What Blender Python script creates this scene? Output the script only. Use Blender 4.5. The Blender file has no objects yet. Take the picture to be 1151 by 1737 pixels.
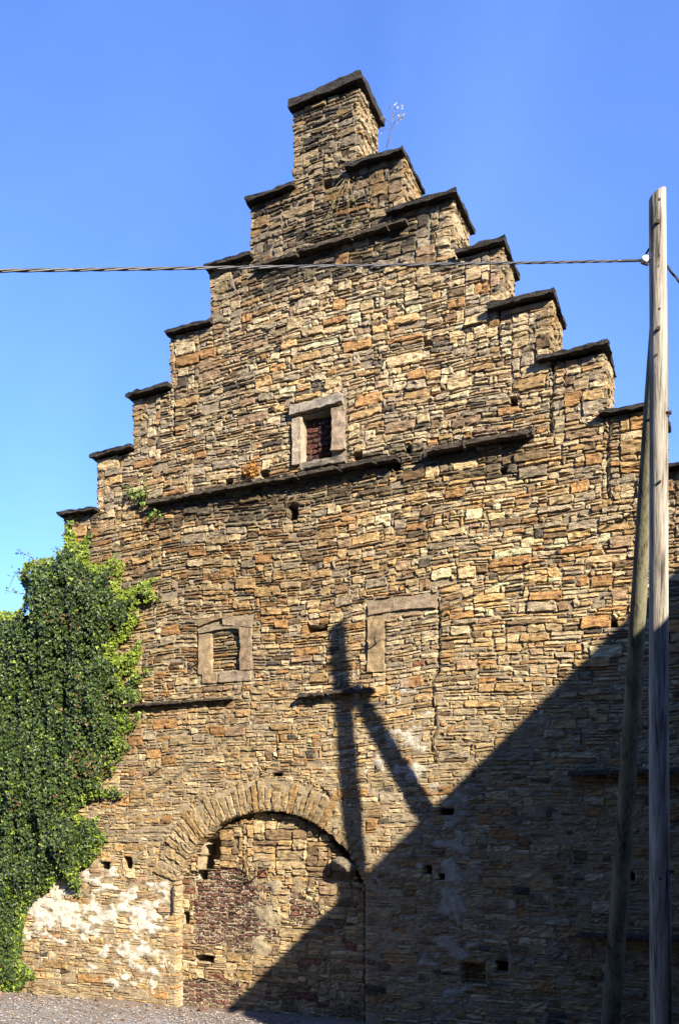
import bpy, math, random
import numpy as np
from mathutils import Vector, Matrix
random.seed(7); RNG = np.random.default_rng(11)
C = bpy.context.scene.collection
SC = bpy.context.scene

# ------------------------------------------------------------------ camera
YAW = math.radians(23.9); FPX = 1503.0; EYE = 2.2; DIST = 9.83; HV = 1415.0; PU = 575.5
CA, SA = math.cos(YAW), math.sin(YAW)
def ray(u, v):
    rx = (u-PU)/FPX; rz = (HV-v)/FPX
    return (CA*rx-SA, SA*rx+CA, rz)
def wall(u, v, y=0.0):          # point of the wall plane (x, z), metres
    d = ray(u, v); t = (DIST+y)/d[1]; return (d[0]*t, EYE+d[2]*t)
def at(u, v, t):                # point at depth t in front of the camera
    d = ray(u, v); return Vector((d[0]*t, -DIST+d[1]*t, EYE+d[2]*t))
cam_d = bpy.data.cameras.new('camera'); cam = bpy.data.objects.new('camera', cam_d); C.objects.link(cam)
cam.location = (0, -DIST, EYE); cam.rotation_euler = (math.radians(90), 0, YAW)
cam_d.sensor_fit = 'HORIZONTAL'; cam_d.sensor_width = 36; cam_d.lens = 36*FPX/1151
cam_d.shift_y = (HV-868.5)/1151; cam_d.clip_end = 2000; SC.camera = cam

# ------------------------------------------------------------------ light
SUN_DIR = Vector((-.7418, .4826, -.4656)).normalized()      # the way the light travels
elev = math.asin(-SUN_DIR.z)
w = bpy.data.worlds.new('World'); SC.world = w; w.use_nodes = True
nt = w.node_tree; bg = nt.nodes['Background']
sky = nt.nodes.new('ShaderNodeTexSky'); sky.sky_type = 'NISHITA'; sky.sun_disc = False
sky.sun_elevation = elev; sky.sun_rotation = math.atan2(-SUN_DIR.x, -SUN_DIR.y)
sky.air_density = 1.0; sky.dust_density = 0.0; sky.ozone_density = 5.0
hs = nt.nodes.new('ShaderNodeHueSaturation'); hs.inputs['Saturation'].default_value = 1.0
tint = nt.nodes.new('ShaderNodeMix'); tint.data_type = 'RGBA'; tint.blend_type = 'MULTIPLY'; tint.inputs[0].default_value = 1; tint.inputs[7].default_value = (.88, 1.0, 1.42, 1)
nt.links.new(sky.outputs[0], hs.inputs['Color']); nt.links.new(hs.outputs[0], tint.inputs[6]); tc = nt.nodes.new('ShaderNodeTexCoord'); vn = nt.nodes.new('ShaderNodeTexNoise'); vn.inputs['Scale'].default_value = 2.2; vn.inputs['Detail'].default_value = 5; vn.inputs['Distortion'].default_value = .6
nt.links.new(tc.outputs['Generated'], vn.inputs['Vector']); vr = nt.nodes.new('ShaderNodeMapRange'); vr.inputs[1].default_value = .42; vr.inputs[2].default_value = .8; vr.inputs[4].default_value = .07; nt.links.new(vn.outputs[0], vr.inputs[0])
veil = nt.nodes.new('ShaderNodeMix'); veil.data_type = 'RGBA'; veil.inputs[7].default_value = (5, 7.5, 12, 1)
nt.links.new(vr.outputs[0], veil.inputs[0]); nt.links.new(tint.outputs[2], veil.inputs[6]); nt.links.new(veil.outputs[2], bg.inputs['Color'])
bg.inputs['Strength'].default_value = 0.074
sd = bpy.data.lights.new('sun', 'SUN'); sd.energy = 5.0; sd.angle = math.radians(.5); sd.color = (1, .90, .74)
so = bpy.data.objects.new('sun', sd); C.objects.link(so); so.rotation_euler = SUN_DIR.to_track_quat('-Z', 'Y').to_euler()
so.location = (20, -14, 16)
vs = SC.view_settings; vs.view_transform = 'Standard'; vs.look = 'None'; vs.exposure = 1.9; vs.gamma = 1

# ------------------------------------------------------------------ helpers
def tag(o, label=None, cat=None, group=None, kind=None):
    if label: o['label'] = label
    if cat: o['category'] = cat
    if group: o['group'] = group
    if kind: o['kind'] = kind
    return o
def empty(name, loc=(0, 0, 0)):
    o = bpy.data.objects.new(name, None); C.objects.link(o); o.location = loc; return o
def link(name, me, mat, parent=None):
    o = bpy.data.objects.new(name, me); C.objects.link(o)
    if mat: me.materials.append(mat)
    if parent:
        o.parent = parent
        # children are written in world metres: cancel the parents' offset
        off = Vector((0, 0, 0)); p = parent
        while p: off += p.location; p = p.parent
        o.location = -off
    return o
def meshobj(name, V, F, mat, parent=None, col=None, smooth=False):
    """V (n,3), F (m,k) all faces with k corners, col (n,3) optional vertex colours"""
    V = np.asarray(V, dtype=np.float32); F = np.asarray(F, dtype=np.int32)
    me = bpy.data.meshes.new(name); me.vertices.add(len(V)); me.vertices.foreach_set('co', V.ravel())
    k = F.shape[1]; me.loops.add(F.size); me.loops.foreach_set('vertex_index', F.ravel())
    me.polygons.add(len(F)); me.polygons.foreach_set('loop_start', np.arange(len(F), dtype=np.int32)*k)
    try: me.polygons.foreach_set('loop_total', np.full(len(F), k, dtype=np.int32))
    except Exception: pass
    me.polygons.foreach_set('use_smooth', np.full(len(F), smooth, dtype=bool))
    if col is not None:
        a = me.color_attributes.new('Col', 'FLOAT_COLOR', 'POINT')
        c4 = np.ones((len(V), 4), dtype=np.float32); c4[:, :3] = col; a.data.foreach_set('color', c4.ravel())
    me.update(calc_edges=True); me.validate()
    return link(name, me, mat, parent)

# value noise, any shape of arrays
LAT = RNG.random((256, 256))
def vnoise(x, y, oct=3, seed=0):
    x = np.asarray(x, float)+seed*17.3+500; y = np.asarray(y, float)+seed*9.1+500; r = 0; a = 1; n = 0
    for k in range(oct):
        xi = np.floor(x).astype(int); yi = np.floor(y).astype(int); fx = x-xi; fy = y-yi
        fx = fx*fx*(3-2*fx); fy = fy*fy*(3-2*fy)
        g = lambda i, j: LAT[(i % 256), (j % 256)]
        r = r+a*((g(xi, yi)*(1-fx)+g(xi+1, yi)*fx)*(1-fy)+(g(xi, yi+1)*(1-fx)+g(xi+1, yi+1)*fx)*fy)
        n += a; a *= .5; x = x*2.03+7; y = y*2.03+3
    return r/n
def warp(x, z):                 # slow waviness of the courses
    dx = .05*(vnoise(x*.9, z*.9, 2, 1)-.5); dz = .14*(vnoise(x*.55, z*.5, 2, 2)-.5)+.02*(vnoise(x*3, z*3, 1, 3)-.5)
    return dx, dz

# ------------------------------------------------------------------ materials
def newmat(name):
    m = bpy.data.materials.new(name); m.use_nodes = True; n = m.node_tree.nodes; l = m.node_tree.links
    return m, n, l, n['Principled BSDF']
def N(n, t, **k):
    o = n.new(t)
    for a, b in k.items():
        if a in o.inputs: o.inputs[a].default_value = b
        else: setattr(o, a, b)
    return o
def coords(n, l, sc=(1, 1, 1)):
    g = n.new('ShaderNodeNewGeometry'); mp = n.new('ShaderNodeMapping'); mp.inputs['Scale'].default_value = sc
    l.new(g.outputs['Position'], mp.inputs['Vector']); return mp.outputs[0]
def stone_mat(name, use_attr=True, base=(.3, .25, .18), rough=.9, bump=.5, strata=(9, 9, 34), lichen=.5, var=(.55, 1.35), dark=(.022, .019, .015), fine=60):
    m, n, l, p = newmat(name)
    if use_attr:
        at_ = N(n, 'ShaderNodeAttribute'); at_.attribute_name = 'Col'; csrc = at_.outputs['Color']
    else:
        rgb = N(n, 'ShaderNodeRGB'); rgb.outputs[0].default_value = (*base, 1); csrc = rgb.outputs[0]
    n1 = N(n, 'ShaderNodeTexNoise', Scale=1.0, Detail=6.0, Roughness=.65); l.new(coords(n, l, strata), n1.inputs['Vector'])
    mr = N(n, 'ShaderNodeMapRange'); mr.inputs[1].default_value = .3; mr.inputs[2].default_value = .7; mr.inputs[3].default_value = var[0]; mr.inputs[4].default_value = var[1]
    l.new(n1.outputs[0], mr.inputs[0])
    mul = N(n, 'ShaderNodeMix', data_type='RGBA', blend_type='MULTIPLY'); mul.inputs[0].default_value = 1
    l.new(csrc, mul.inputs[6]); l.new(mr.outputs[0], mul.inputs[7])
    # dark lichen and soot in ragged patches
    n2 = N(n, 'ShaderNodeTexNoise', Scale=1.0, Detail=8.0, Roughness=.7); l.new(coords(n, l, (2.2, 2.2, 3.1)), n2.inputs['Vector'])
    r2 = N(n, 'ShaderNodeMapRange'); r2.inputs[1].default_value = .54; r2.inputs[2].default_value = .68; r2.inputs[4].default_value = lichen
    l.new(n2.outputs[0], r2.inputs[0])
    mx = N(n, 'ShaderNodeMix', data_type='RGBA'); l.new(r2.outputs[0], mx.inputs[0]); l.new(mul.outputs[2], mx.inputs[6]); mx.inputs[7].default_value = (*dark, 1)
    l.new(mx.outputs[2], p.inputs['Base Color'])
    n3 = N(n, 'ShaderNodeTexNoise', Scale=fine, Detail=5.0, Roughness=.7); l.new(coords(n, l), n3.inputs['Vector'])
    ad = N(n, 'ShaderNodeMath', operation='ADD'); l.new(n1.outputs[0], ad.inputs[0]); l.new(n3.outputs[0], ad.inputs[1])
    b = N(n, 'ShaderNodeBump', Strength=bump, Distance=.03); l.new(ad.outputs[0], b.inputs['Height']); l.new(b.outputs[0], p.inputs['Normal'])
    p.inputs['Roughness'].default_value = rough; p.inputs['Specular IOR Level'].default_value = .2
    return m
M_stone = stone_mat('rubble sandstone', bump=.95, strata=(12, 12, 48), var=(.45, 1.5))
M_brick = stone_mat('old brick', lichen=.45, var=(.6, 1.3))
M_mortar = stone_mat('lime mortar', bump=.7, strata=(14, 14, 16), lichen=.35, var=(.65, 1.25))
M_cap = stone_mat('weathered coping slab', False, (.024, .021, .018), bump=1.0, strata=(14, 14, 40), lichen=.8, var=(.3, 2.3), dark=(.009, .008, .007), fine=45)
M_ledge = stone_mat('soot stained ledge stone', False, (.055, .044, .032), bump=1.0, strata=(12, 12, 40), lichen=.85, var=(.4, 1.8), dark=(.014, .012, .01), fine=45)
M_dress = stone_mat('dressed sandstone', True, bump=.7, strata=(7, 7, 13), lichen=.6, var=(.6, 1.35))
M_plain = stone_mat('rough rendered rubble', False, (.09, .075, .055), bump=.8)
def simple(name, colr, rough=.6, metal=0):
    m, n, l, p = newmat(name); p.inputs['Base Color'].default_value = (*colr, 1); p.inputs['Roughness'].default_value = rough; p.inputs['Metallic'].default_value = metal
    no = N(n, 'ShaderNodeTexNoise', Scale=35.0, Detail=4.0); l.new(coords(n, l), no.inputs['Vector'])
    mr = N(n, 'ShaderNodeMapRange'); mr.inputs[1].default_value = .3; mr.inputs[2].default_value = .7; mr.inputs[3].default_value = .6; mr.inputs[4].default_value = 1.4; l.new(no.outputs[0], mr.inputs[0])
    mu = N(n, 'ShaderNodeMix', data_type='RGBA', blend_type='MULTIPLY'); mu.inputs[0].default_value = 1; mu.inputs[6].default_value = (*colr, 1); l.new(mr.outputs[0], mu.inputs[7]); l.new(mu.outputs[2], p.inputs['Base Color'])
    return m
M_iron = simple('rusted iron', (.035, .025, .02), .8, .3)
M_cable = simple('grey weathered cable', (.04, .04, .043), .5)
M_cabledark = simple('black rubber sleeve', (.012, .012, .014), .5)
M_porc = simple('white porcelain', (.75, .73, .7), .25)
M_slate = stone_mat('roof slate', False, (.035, .035, .038), strata=(4, 9, 9))
M_dryleaf = simple('dry straw', (.24, .18, .09), .8)
M_orange = simple('dry orange moss', (.22, .10, .022), .9)
M_bark = simple('ivy stem bark', (.09, .062, .034), .9)
def leaf_mat(name, spec=.4, rough=.46, trans=.25):
    m, n, l, p = newmat(name); a = N(n, 'ShaderNodeAttribute'); a.attribute_name = 'Col'
    l.new(a.outputs['Color'], p.inputs['Base Color']); p.inputs['Roughness'].default_value = rough; p.inputs['Specular IOR Level'].default_value = spec
    t = N(n, 'ShaderNodeBsdfTranslucent'); hsn = N(n, 'ShaderNodeHueSaturation', Value=1.5); l.new(a.outputs['Color'], hsn.inputs['Color']); l.new(hsn.outputs[0], t.inputs['Color'])
    mx = N(n, 'ShaderNodeMixShader'); mx.inputs[0].default_value = trans; l.new(p.outputs[0], mx.inputs[1]); l.new(t.outputs[0], mx.inputs[2])
    l.new(mx.outputs[0], n['Material Output'].inputs[0]); return m
M_leaf = leaf_mat('ivy leaf')
def wood_mat(name, c1, c2):
    m, n, l, p = newmat(name)
    n1 = N(n, 'ShaderNodeTexNoise', Scale=1.0, Detail=7.0, Roughness=.7, Distortion=.3); l.new(coords(n, l, (55, 55, 1.6)), n1.inputs['Vector'])
    n2 = N(n, 'ShaderNodeTexNoise', Scale=1.0, Detail=4.0); l.new(coords(n, l, (9, 9, 1.1)), n2.inputs['Vector'])
    ad = N(n, 'ShaderNodeMath', operation='ADD'); l.new(n1.outputs[0], ad.inputs[0]); l.new(n2.outputs[0], ad.inputs[1])
    cr = N(n, 'ShaderNodeValToRGB'); e = cr.color_ramp.elements; e[0].position = .40; e[0].color = (.03, .025, .02, 1); e[1].position = .62; e[1].color = (*c2, 1)
    x = cr.color_ramp.elements.new(.48); x.color = (*c1, 1)
    hf = N(n, 'ShaderNodeMath', operation='MULTIPLY'); hf.inputs[1].default_value = .5; l.new(ad.outputs[0], hf.inputs[0]); l.new(hf.outputs[0], cr.inputs[0]); l.new(cr.outputs[0], p.inputs['Base Color'])
    b = N(n, 'ShaderNodeBump', Strength=.8, Distance=.012); l.new(n1.outputs[0], b.inputs['Height']); l.new(b.outputs[0], p.inputs['Normal'])
    p.inputs['Roughness'].default_value = .8; p.inputs['Specular IOR Level'].default_value = .2; return m
M_pole = wood_mat('silvered timber', (.17, .15, .12), (.34, .31, .26))
M_brace = wood_mat('greenish treated timber', (.10, .094, .058), (.16, .148, .09))

# ------------------------------------------------------------------ masonry
def stones_batch(Q, P, colr, frame, back=.11, bev=.010, noise=.0075, rnd=.013, tilt=.008, seg=(.05, .035)):
    """Q (n,4,2) corners of each stone in the plane (bl, br, tr, tl), P (n) projection. Returns V, F, col"""
    Q = np.asarray(Q, float); P = np.asarray(P, float); colr = np.asarray(colr, float)
    W = np.hypot(*(Q[:, 1]-Q[:, 0]).T); Hh = np.hypot(*(Q[:, 3]-Q[:, 0]).T)
    NX = np.clip(np.round(W/seg[0]), 1, 9).astype(int); NZ = np.clip(np.round(Hh/seg[1]), 1, 7).astype(int)
    Vs, Fs, Cs, off = [], [], [], 0
    for nx in np.unique(NX):
        for nz in np.unique(NZ[NX == nx]):
            s_ = np.where((NX == nx) & (NZ == nz))[0]; n = len(s_); q = Q[s_]; wd = W[s_]; hh = Hh[s_]
            ex = np.clip(.012/wd, .04, .3); ez = np.clip(.010/hh, .05, .3)
            def lines(e, k):
                a = np.linspace(0, 1, k+1)[None]*(1-2*e[:, None])+e[:, None]
                return np.concatenate([np.zeros((n, 2)), a, np.ones((n, 2))], 1)
            sx = lines(ex, nx); sz = lines(ez, nz); kx = sx.shape[1]; kz = sz.shape[1]
            cx = np.full(kx, 2); cx[[0, -1]] = 0; cx[[1, -2]] = 1
            cz = np.full(kz, 2); cz[[0, -1]] = 0; cz[[1, -2]] = 1
            cl = np.minimum(cx[None, :], cz[:, None])
            S = np.broadcast_to(sx[:, None, :], (n, kz, kx)); T = np.broadcast_to(sz[:, :, None], (n, kz, kx))
            q = q[:, :, None, None, :]; S1 = S[..., None]; T1 = T[..., None]
            pos = (q[:, 0]*(1-S1)+q[:, 1]*S1)*(1-T1)+(q[:, 3]*(1-S1)+q[:, 2]*S1)*T1
            ctr = pos.mean((1, 2), keepdims=True)
            corner = ((cx[None, :] <= 1) & (cz[:, None] <= 1))
            d = ctr-pos; dl = np.linalg.norm(d, axis=-1, keepdims=True)+1e-6
            sc_ = np.clip(hh/.07, .35, 1)[:, None, None]
            pos = pos+d/dl*(corner[None, :, :, None]*rnd*sc_[..., None]*RNG.uniform(.3, 1.6, (n, kz, kx, 1)))
            jit = RNG.normal(0, noise*.55, (n, kz, kx, 2))*sc_[..., None]; jit[:, 0] = jit[:, 1]; jit[:, -1] = jit[:, -2]; jit[:, :, 0] = jit[:, :, 1]; jit[:, :, -1] = jit[:, :, -2]
            pos = pos+jit
            tx = RNG.normal(0, tilt, n)[:, None, None]; tz = RNG.normal(0, tilt*.6, n)[:, None, None]
            dep = P[s_][:, None, None]+tx*(S-.5)+tz*(T-.5)+RNG.normal(0, noise*.9, (n, kz, kx))*sc_
            dep = np.where(cl[None] == 1, dep-bev*RNG.uniform(.5, 1.5, (n, kz, kx)), dep)
            dep = np.where(cl[None] == 0, -back, dep)
            V = frame(pos[..., 0], pos[..., 1], dep).reshape(-1, 3)
            i, j = np.meshgrid(np.arange(kz-1), np.arange(kx-1), indexing='ij'); b0 = (i*kx+j).ravel()
            F = np.stack([b0, b0+1, b0+kx+1, b0+kx], 1)
            F = (F[None]+(np.arange(n)*kx*kz)[:, None, None]).reshape(-1, 4)+off
            cc = np.repeat(colr[s_], kx*kz, 0)*RNG.uniform(.9, 1.1, (n*kx*kz, 1))
            Vs.append(V); Fs.append(F); Cs.append(cc); off += len(V)
    return np.concatenate(Vs), np.concatenate(Fs), np.concatenate(Cs)
FRONT = lambda a, z, d: np.stack([a, -d, z], -1)
def side_frame(X, sgn): return lambda a, z, d: np.stack([X+sgn*d, a, z], -1)

CW, CH = .026, .017; X0, Z0 = -10.38, -.16
NCX, NCZ = 456, 674
def ix(x): return int(round((x-X0)/CW))
def iz(z): return int(round((z-Z0)/CH))
# outline of the stepped gable: (left edge, right edge, top of masonry)
STEPS = [(-4.95, -4.11, 11.17), (-5.55, -3.54, 10.17), (-6.15, -2.94, 9.49), (-6.78, -2.38, 8.79), (-7.38, -1.83, 8.07),
         (-7.98, -1.26, 7.36), (-8.55, -.69, 6.65), (-9.15, -.12, 5.97), (-9.75, .45, 5.25), (-10.35, 1.29, 4.53)]
REG = np.full((NCZ, NCX), -1, int)
for a, b, t in STEPS: REG[0:iz(t), ix(a):ix(b)] = 1
for k, (a, b, t) in enumerate(STEPS):                         # bigger stones at the step corners
    zb = STEPS[k+1][2]-.25 if k < 9 else 3.6
    wq = .42 if k else .0
    REG[iz(zb):iz(t), ix(b-wq):ix(b)] = 2; REG[iz(zb):iz(t), ix(a):ix(a+wq)] = 2
def prect(u0, v0, u1, v1):                                    # pixel rectangle -> wall rectangle
    a = wall(u0, (v0+v1)/2)[0]; b = wall(u1, (v0+v1)/2)[0]; um = (u0+u1)/2
    return a, b, wall(um, v1)[1], wall(um, v0)[1]
def setreg(r, v): REG[iz(r[2]):iz(r[3]), ix(r[0]):ix(r[1])] = v
# blocked doorway under the arch
AX, AZ, AR = -5.35, 1.07, 1.43; ART = .40; DL, DR = -6.68, -4.02
xc = X0+(np.arange(NCX)+.5)*CW; zc = Z0+(np.arange(NCZ)+.5)*CH
XX, ZZ = np.meshgrid(xc, zc); RR = np.hypot(XX-AX, ZZ-AZ); ANG = np.degrees(np.arctan2(XX-AX, ZZ-AZ))
door = (XX > DL) & (XX < DR) & (((ZZ <= AZ+.3)) | (RR < AR))
ring = (RR >= AR-.01) & (RR < AR+np.where(ANG > 38, .26, ART-.02)) & (ANG > -71) & (ANG < 62) & (ZZ > AZ+.3)
ringedge = ring & ~door
REG[ringedge] = 9; REG[door] = 3
_bn = .5*(vnoise(XX*2.2, ZZ*3.5, 3, 80)-.5)
brick = door & (ZZ < .26+_bn*.6) & (XX < -5.8+_bn) | door & (XX > -6.5+_bn*.6) & (XX < -5.35+_bn*1.6) & (ZZ > .72+_bn*1.3) & (ZZ < 1.66-_bn*1.2)
REG[brick] = 4
REG[door & (np.hypot((XX+4.95)/.22, (ZZ-1.3)/.24) < .8+_bn*4)] = 4
# upper window
W1 = prect(515, 703, 563, 782); setreg((W1[0]-.16, W1[1]+.2, W1[2]-.02, W1[3]+.14), 8); setreg(W1, 5)
# small blocked window
W2 = prect(360, 1074, 408, 1137); setreg((W2[0]-.22, W2[1]+.2, W2[2]-.16, W2[3]+.2), 8); setreg(W2, 6)
# right blocked window: lintel, one jamb, flush infill
W3 = prect(655, 1040, 745, 1150); setreg((W3[0]-.25, W3[1]+.0, W3[3], W3[3]+.2), 8); setreg((W3[0]-.25, W3[0], W3[2]+.25, W3[3]), 8); setreg(W3, 7)
# niche low on the right
NI = prect(785, 1632, 822, 1668); setreg(NI, 10)
HOLES = [(497,865,13,26),(672,792,13,20),(606,776,13,14),(452,803,12,12),(392,821,13,12),(855,800,13,16),(218,1465,14,20),(180,1471,17,12),
         (871,680,11,16),(693,765,11,14),(725,583,14,11),(556,318,12,16),(541,1063,32,11),(728,1473,13,15),(750,1487,9,9),(471,1312,16,8),
         (352,1440,32,36),(343,1462,26,26),(338,1484,14,14),(566,1412,16,14),(580,1432,20,16),(596,1452,14,18),(308,1558,9,18),(340,1628,30,12),(1041,1056,9,14),(590,1170,20,8),(1065,1480,20,14),(850,1638,20,20),(758,1377,22,12)]
HOLEM = np.zeros_like(REG, bool)
for (u, v, ww, hh) in HOLES:
    r = prect(u-ww/2, v-hh/2, u+ww/2, v+hh/2); HOLEM[iz(r[2]):max(iz(r[3]), iz(r[2])+2), ix(r[0]):max(ix(r[1]), ix(r[0])+2)] = True
CR = (RR > AR-.035) & (RR < AR+.0) & door & (((ANG > -45) & (ANG < 12) & (vnoise(XX*3, ZZ*3, 2, 70) > .48)) | (ANG > 12)) & (ZZ > AZ+.3)
CR |= (RR > AR-.10) & (RR < AR) & (ANG > 38) & (ANG < 66) & door | (XX > DR-.05) & (XX < DR) & (ZZ < AZ+.5) & (ZZ > -.1)
HOLEM |= CR
CRACK = np.zeros_like(REG, bool)          # old building joints and settlement cracks
for pl in ([(746, 1022), (747, 1090), (744, 1148), (733, 1160), (736, 1200), (741, 1245), (733, 1262), (741, 1300)], [(940, 603), (938, 660), (933, 738)], [(1034, 722), (1031, 790), (1030, 850)], [(299, 655), (297, 700), (297, 742)], [(475, 1243), (470, 1285), (432, 1325)],
           [(848, 520), (846, 585)], [(545, 1335), (560, 1352), (580, 1356)], [(560, 1395), (575, 1410), (590, 1430)]):
    for (ua, va), (ub, vb_) in zip(pl[:-1], pl[1:]):
        A1, B1 = wall(ua, va), wall(ub, vb_)
        for q in np.linspace(0, 1, 80):
            xx = A1[0]+(B1[0]-A1[0])*q; zz = A1[1]+(B1[1]-A1[1])*q
            CRACK[iz(zz), int((xx-X0)/CW)] = True
CRACK &= (REG > 0) & (REG != 9)
REG[CRACK] = 0
REG[HOLEM] = 0

def sizes(rid, x, z):
    r = random.random()
    if rid == 4: return 4, random.choice((3, 4))
    if rid == 5: return random.choice((3, 6, 6)), 4
    if rid == 2: return random.choice((4, 6, 7, 9, 11, 14)), random.choice((3, 4, 5, 6, 7, 9))
    if rid == 3:
        if z > 1.75: return random.randint(6, 15), random.choice((4, 5, 6, 7, 8, 10))
        return random.randint(4, 13), random.choice((2, 3, 4, 4, 5, 7))
    if rid in (6, 7, 10): return random.randint(3, 11), random.choice((2, 3, 3, 4))
    big = .045 if z > 3 else .055
    if r < big: return random.randint(9, 18), random.choice((5, 6, 7, 8))
    if r < .12: return random.randint(4, 9), random.choice((5, 6, 7))
    if r < .145: return random.randint(2, 4), random.choice((3, 4, 5, 6))
    wv = int(min(18, max(2, round(random.lognormvariate(math.log(6.3), .5)))))
    return wv, random.choices((2, 3, 4, 5), (.40, .38, .16, .06))[0]
def pack(grid, idw):
    g = grid.copy(); out = []
    H_, W_ = g.shape
    for r in range(H_):
        row = g[r]; c = 0
        while c < W_:
            rid = row[c]
            if rid not in idw: c += 1; continue
            e = c
            while e < W_ and row[e] == rid: e += 1
            run = e-c; wv, hv = sizes(rid, X0+c*CW, Z0+r*CH)
            if c+wv > e or run-wv < 2: wv = run if run < wv+3 else wv
            wv = min(wv, run)
            hmax = 0
            while hmax < hv+1 and r+hmax < H_ and (g[r+hmax, c:c+wv] == rid).all(): hmax += 1
            hv2 = min(hv, hmax)
            if hmax == hv+1 and r+hv+1 < H_ and not (g[r+hv+1, c:c+wv] == rid).all(): hv2 = hmax
            if c > 0:                                     # level with the neighbour when nearly so
                for dh in (1, -1):
                    h3 = hv2+dh
                    if 2 <= h3 <= hmax and r+h3 < H_ and g[r+h3-1, c-1] == -5 and g[r+h3, c-1] != -5: hv2 = h3; break
            hv2 = max(1, hv2)
            g[r:r+hv2, c:c+wv] = -5; row = g[r]
            out.append((c, r, wv, hv2, rid)); c += wv
    return out
ST = pack(REG, {1, 2, 3, 4, 5, 6, 7, 10})

PAL = {'tan': (.45, .35, .21), 'beige': (.52, .43, .29), 'grey': (.33, .28, .215), 'ochre': (.43, .29, .14), 'orange': (.38, .21, .085),
       'brown': (.20, .135, .08), 'pink': (.36, .25, .165), 'dark': (.085, .075, .065), 'red': (.20, .08, .05)}
def pick(ws): return np.array(PAL[random.choices(list(ws), list(ws.values()))[0]])
def stone_colour(x, z, rid, wv, hv):
    big = wv*hv > 45
    if rid == 4:
        c = np.array((.135, .066, .045)) if random.random() < .62 else np.array((.22, .15, .09))
        return c*random.uniform(.6, 1.4)
    if rid == 5: return np.array((.075, .030, .022))*random.uniform(.35, 1.5) if random.random() < .75 else np.array((.05, .03, .025))
    n = float(vnoise(x*.55, z*.55, 3, 5)); n2 = float(vnoise(x*.3, z*1.1, 2, 6))
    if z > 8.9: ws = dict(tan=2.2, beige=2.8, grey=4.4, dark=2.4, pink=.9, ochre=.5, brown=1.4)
    elif z > 6.55: ws = dict(tan=3.4, beige=4.2, grey=3.2, dark=.7, pink=1.3, ochre=.9, orange=.4, brown=1.2)
    elif z > 4.2: ws = dict(tan=4, beige=2.2, grey=1.9, dark=.4, pink=.5, ochre=2.8, orange=1.2, brown=2.0)
    else: ws = dict(tan=4.6, beige=2.4, grey=1.2, dark=.2, pink=.7, ochre=2.8, orange=.9, brown=1.4)
    if x > -3 and 3 < z < 7: ws['beige'] += 1.8; ws['ochre'] += .8
    if rid == 2: ws['pink'] = ws.get('pink', 0)+2; ws['grey'] += 2
    if big and random.random() < .6: ws = dict(orange=2.2, ochre=2, pink=1, grey=1.4, tan=1)
    if rid == 3: ws = dict(tan=4, beige=1.2, ochre=3, pink=1.2, brown=2.2, red=.6)
    if rid == 7: ws = dict(grey=3, pink=2, tan=2, beige=2, red=.3)
    c = pick(ws)*random.uniform(.72, 1.25)
    mul = .70+.60*n
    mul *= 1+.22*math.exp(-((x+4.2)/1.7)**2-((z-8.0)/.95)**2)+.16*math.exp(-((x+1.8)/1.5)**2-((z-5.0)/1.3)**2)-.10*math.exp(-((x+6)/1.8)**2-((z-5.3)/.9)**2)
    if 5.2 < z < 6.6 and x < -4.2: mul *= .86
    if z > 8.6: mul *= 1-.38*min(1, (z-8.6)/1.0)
    # soot under the string courses
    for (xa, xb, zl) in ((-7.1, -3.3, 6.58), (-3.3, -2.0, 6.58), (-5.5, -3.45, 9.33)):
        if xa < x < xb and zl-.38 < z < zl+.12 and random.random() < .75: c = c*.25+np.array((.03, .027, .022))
    c = c*.84+np.array((.42, .34, .22))*.16*(c.mean()/.33)**.5
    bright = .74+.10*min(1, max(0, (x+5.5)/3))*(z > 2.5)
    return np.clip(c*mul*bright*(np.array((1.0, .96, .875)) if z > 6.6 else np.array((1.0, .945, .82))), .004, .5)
def depth_of(rid, x, z):
    if rid == 3 or rid == 4: return -.13
    if rid == 5: return -.10
    if rid == 6: return -.045
    if rid == 10: return -.12
    return 0.
def relief(x, z):      # how far stones stand out of the mortar
    k = 1/(1+np.exp(-(z-3.9)*1.6)); return k
def sstep(a, b, x): t = np.clip((x-a)/(b-a), 0, 1); return t*t*(3-2*t)
def boxf(x, z, xa, xb, za, zb, s): return sstep(xa-s, xa+s, x)*(1-sstep(xb-s, xb+s, x))*sstep(za-s, za+s, z)*(1-sstep(zb-s, zb+s, z))
def LIME1(x, z):      # old whitewash low on the left
    b = np.maximum(boxf(x, z, -9.4, -7.7, .8, 1.75, .3), boxf(x, z, -8.0, -6.75, .15, 1.5, .3)*.88)
    return sstep(.50, .60, (vnoise(x*6, z*11, 4, 21)*.72+vnoise(x*1.4, z*2.2, 3, 22)*.14)+b*.20-.045)*(b > .12)*sstep(-DL+.06, -DL+.22, -x)
def LIME2(x, z):      # remnant of render in the shade
    b = boxf(x, z, -3.2, -2.7, .1, 2.7, .3); return sstep(.53, .62, vnoise(x*6, z*8, 4, 23)*.74+b*.22-.01)*(b > .1)
def LIME3(x, z):      # plaster on the door infill, a vertical strip
    b = np.maximum(boxf(x, z, -5.62, -5.2, .55, 1.95, .12), boxf(x, z, -6.4, -4.6, .8, 1.6, .2)*.25); return sstep(.50, .60, vnoise(x*5, z*7, 4, 31)*.6+b*.28)*(b > .1)
def LIME4(x, z):
    b = boxf(x, z, -3.9, -3.2, 2.6, 4.3, .4); return sstep(.60, .66, vnoise(x*6, z*10, 4, 24)*.75+b*.18)*(b > .1)
groups = {}
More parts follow.
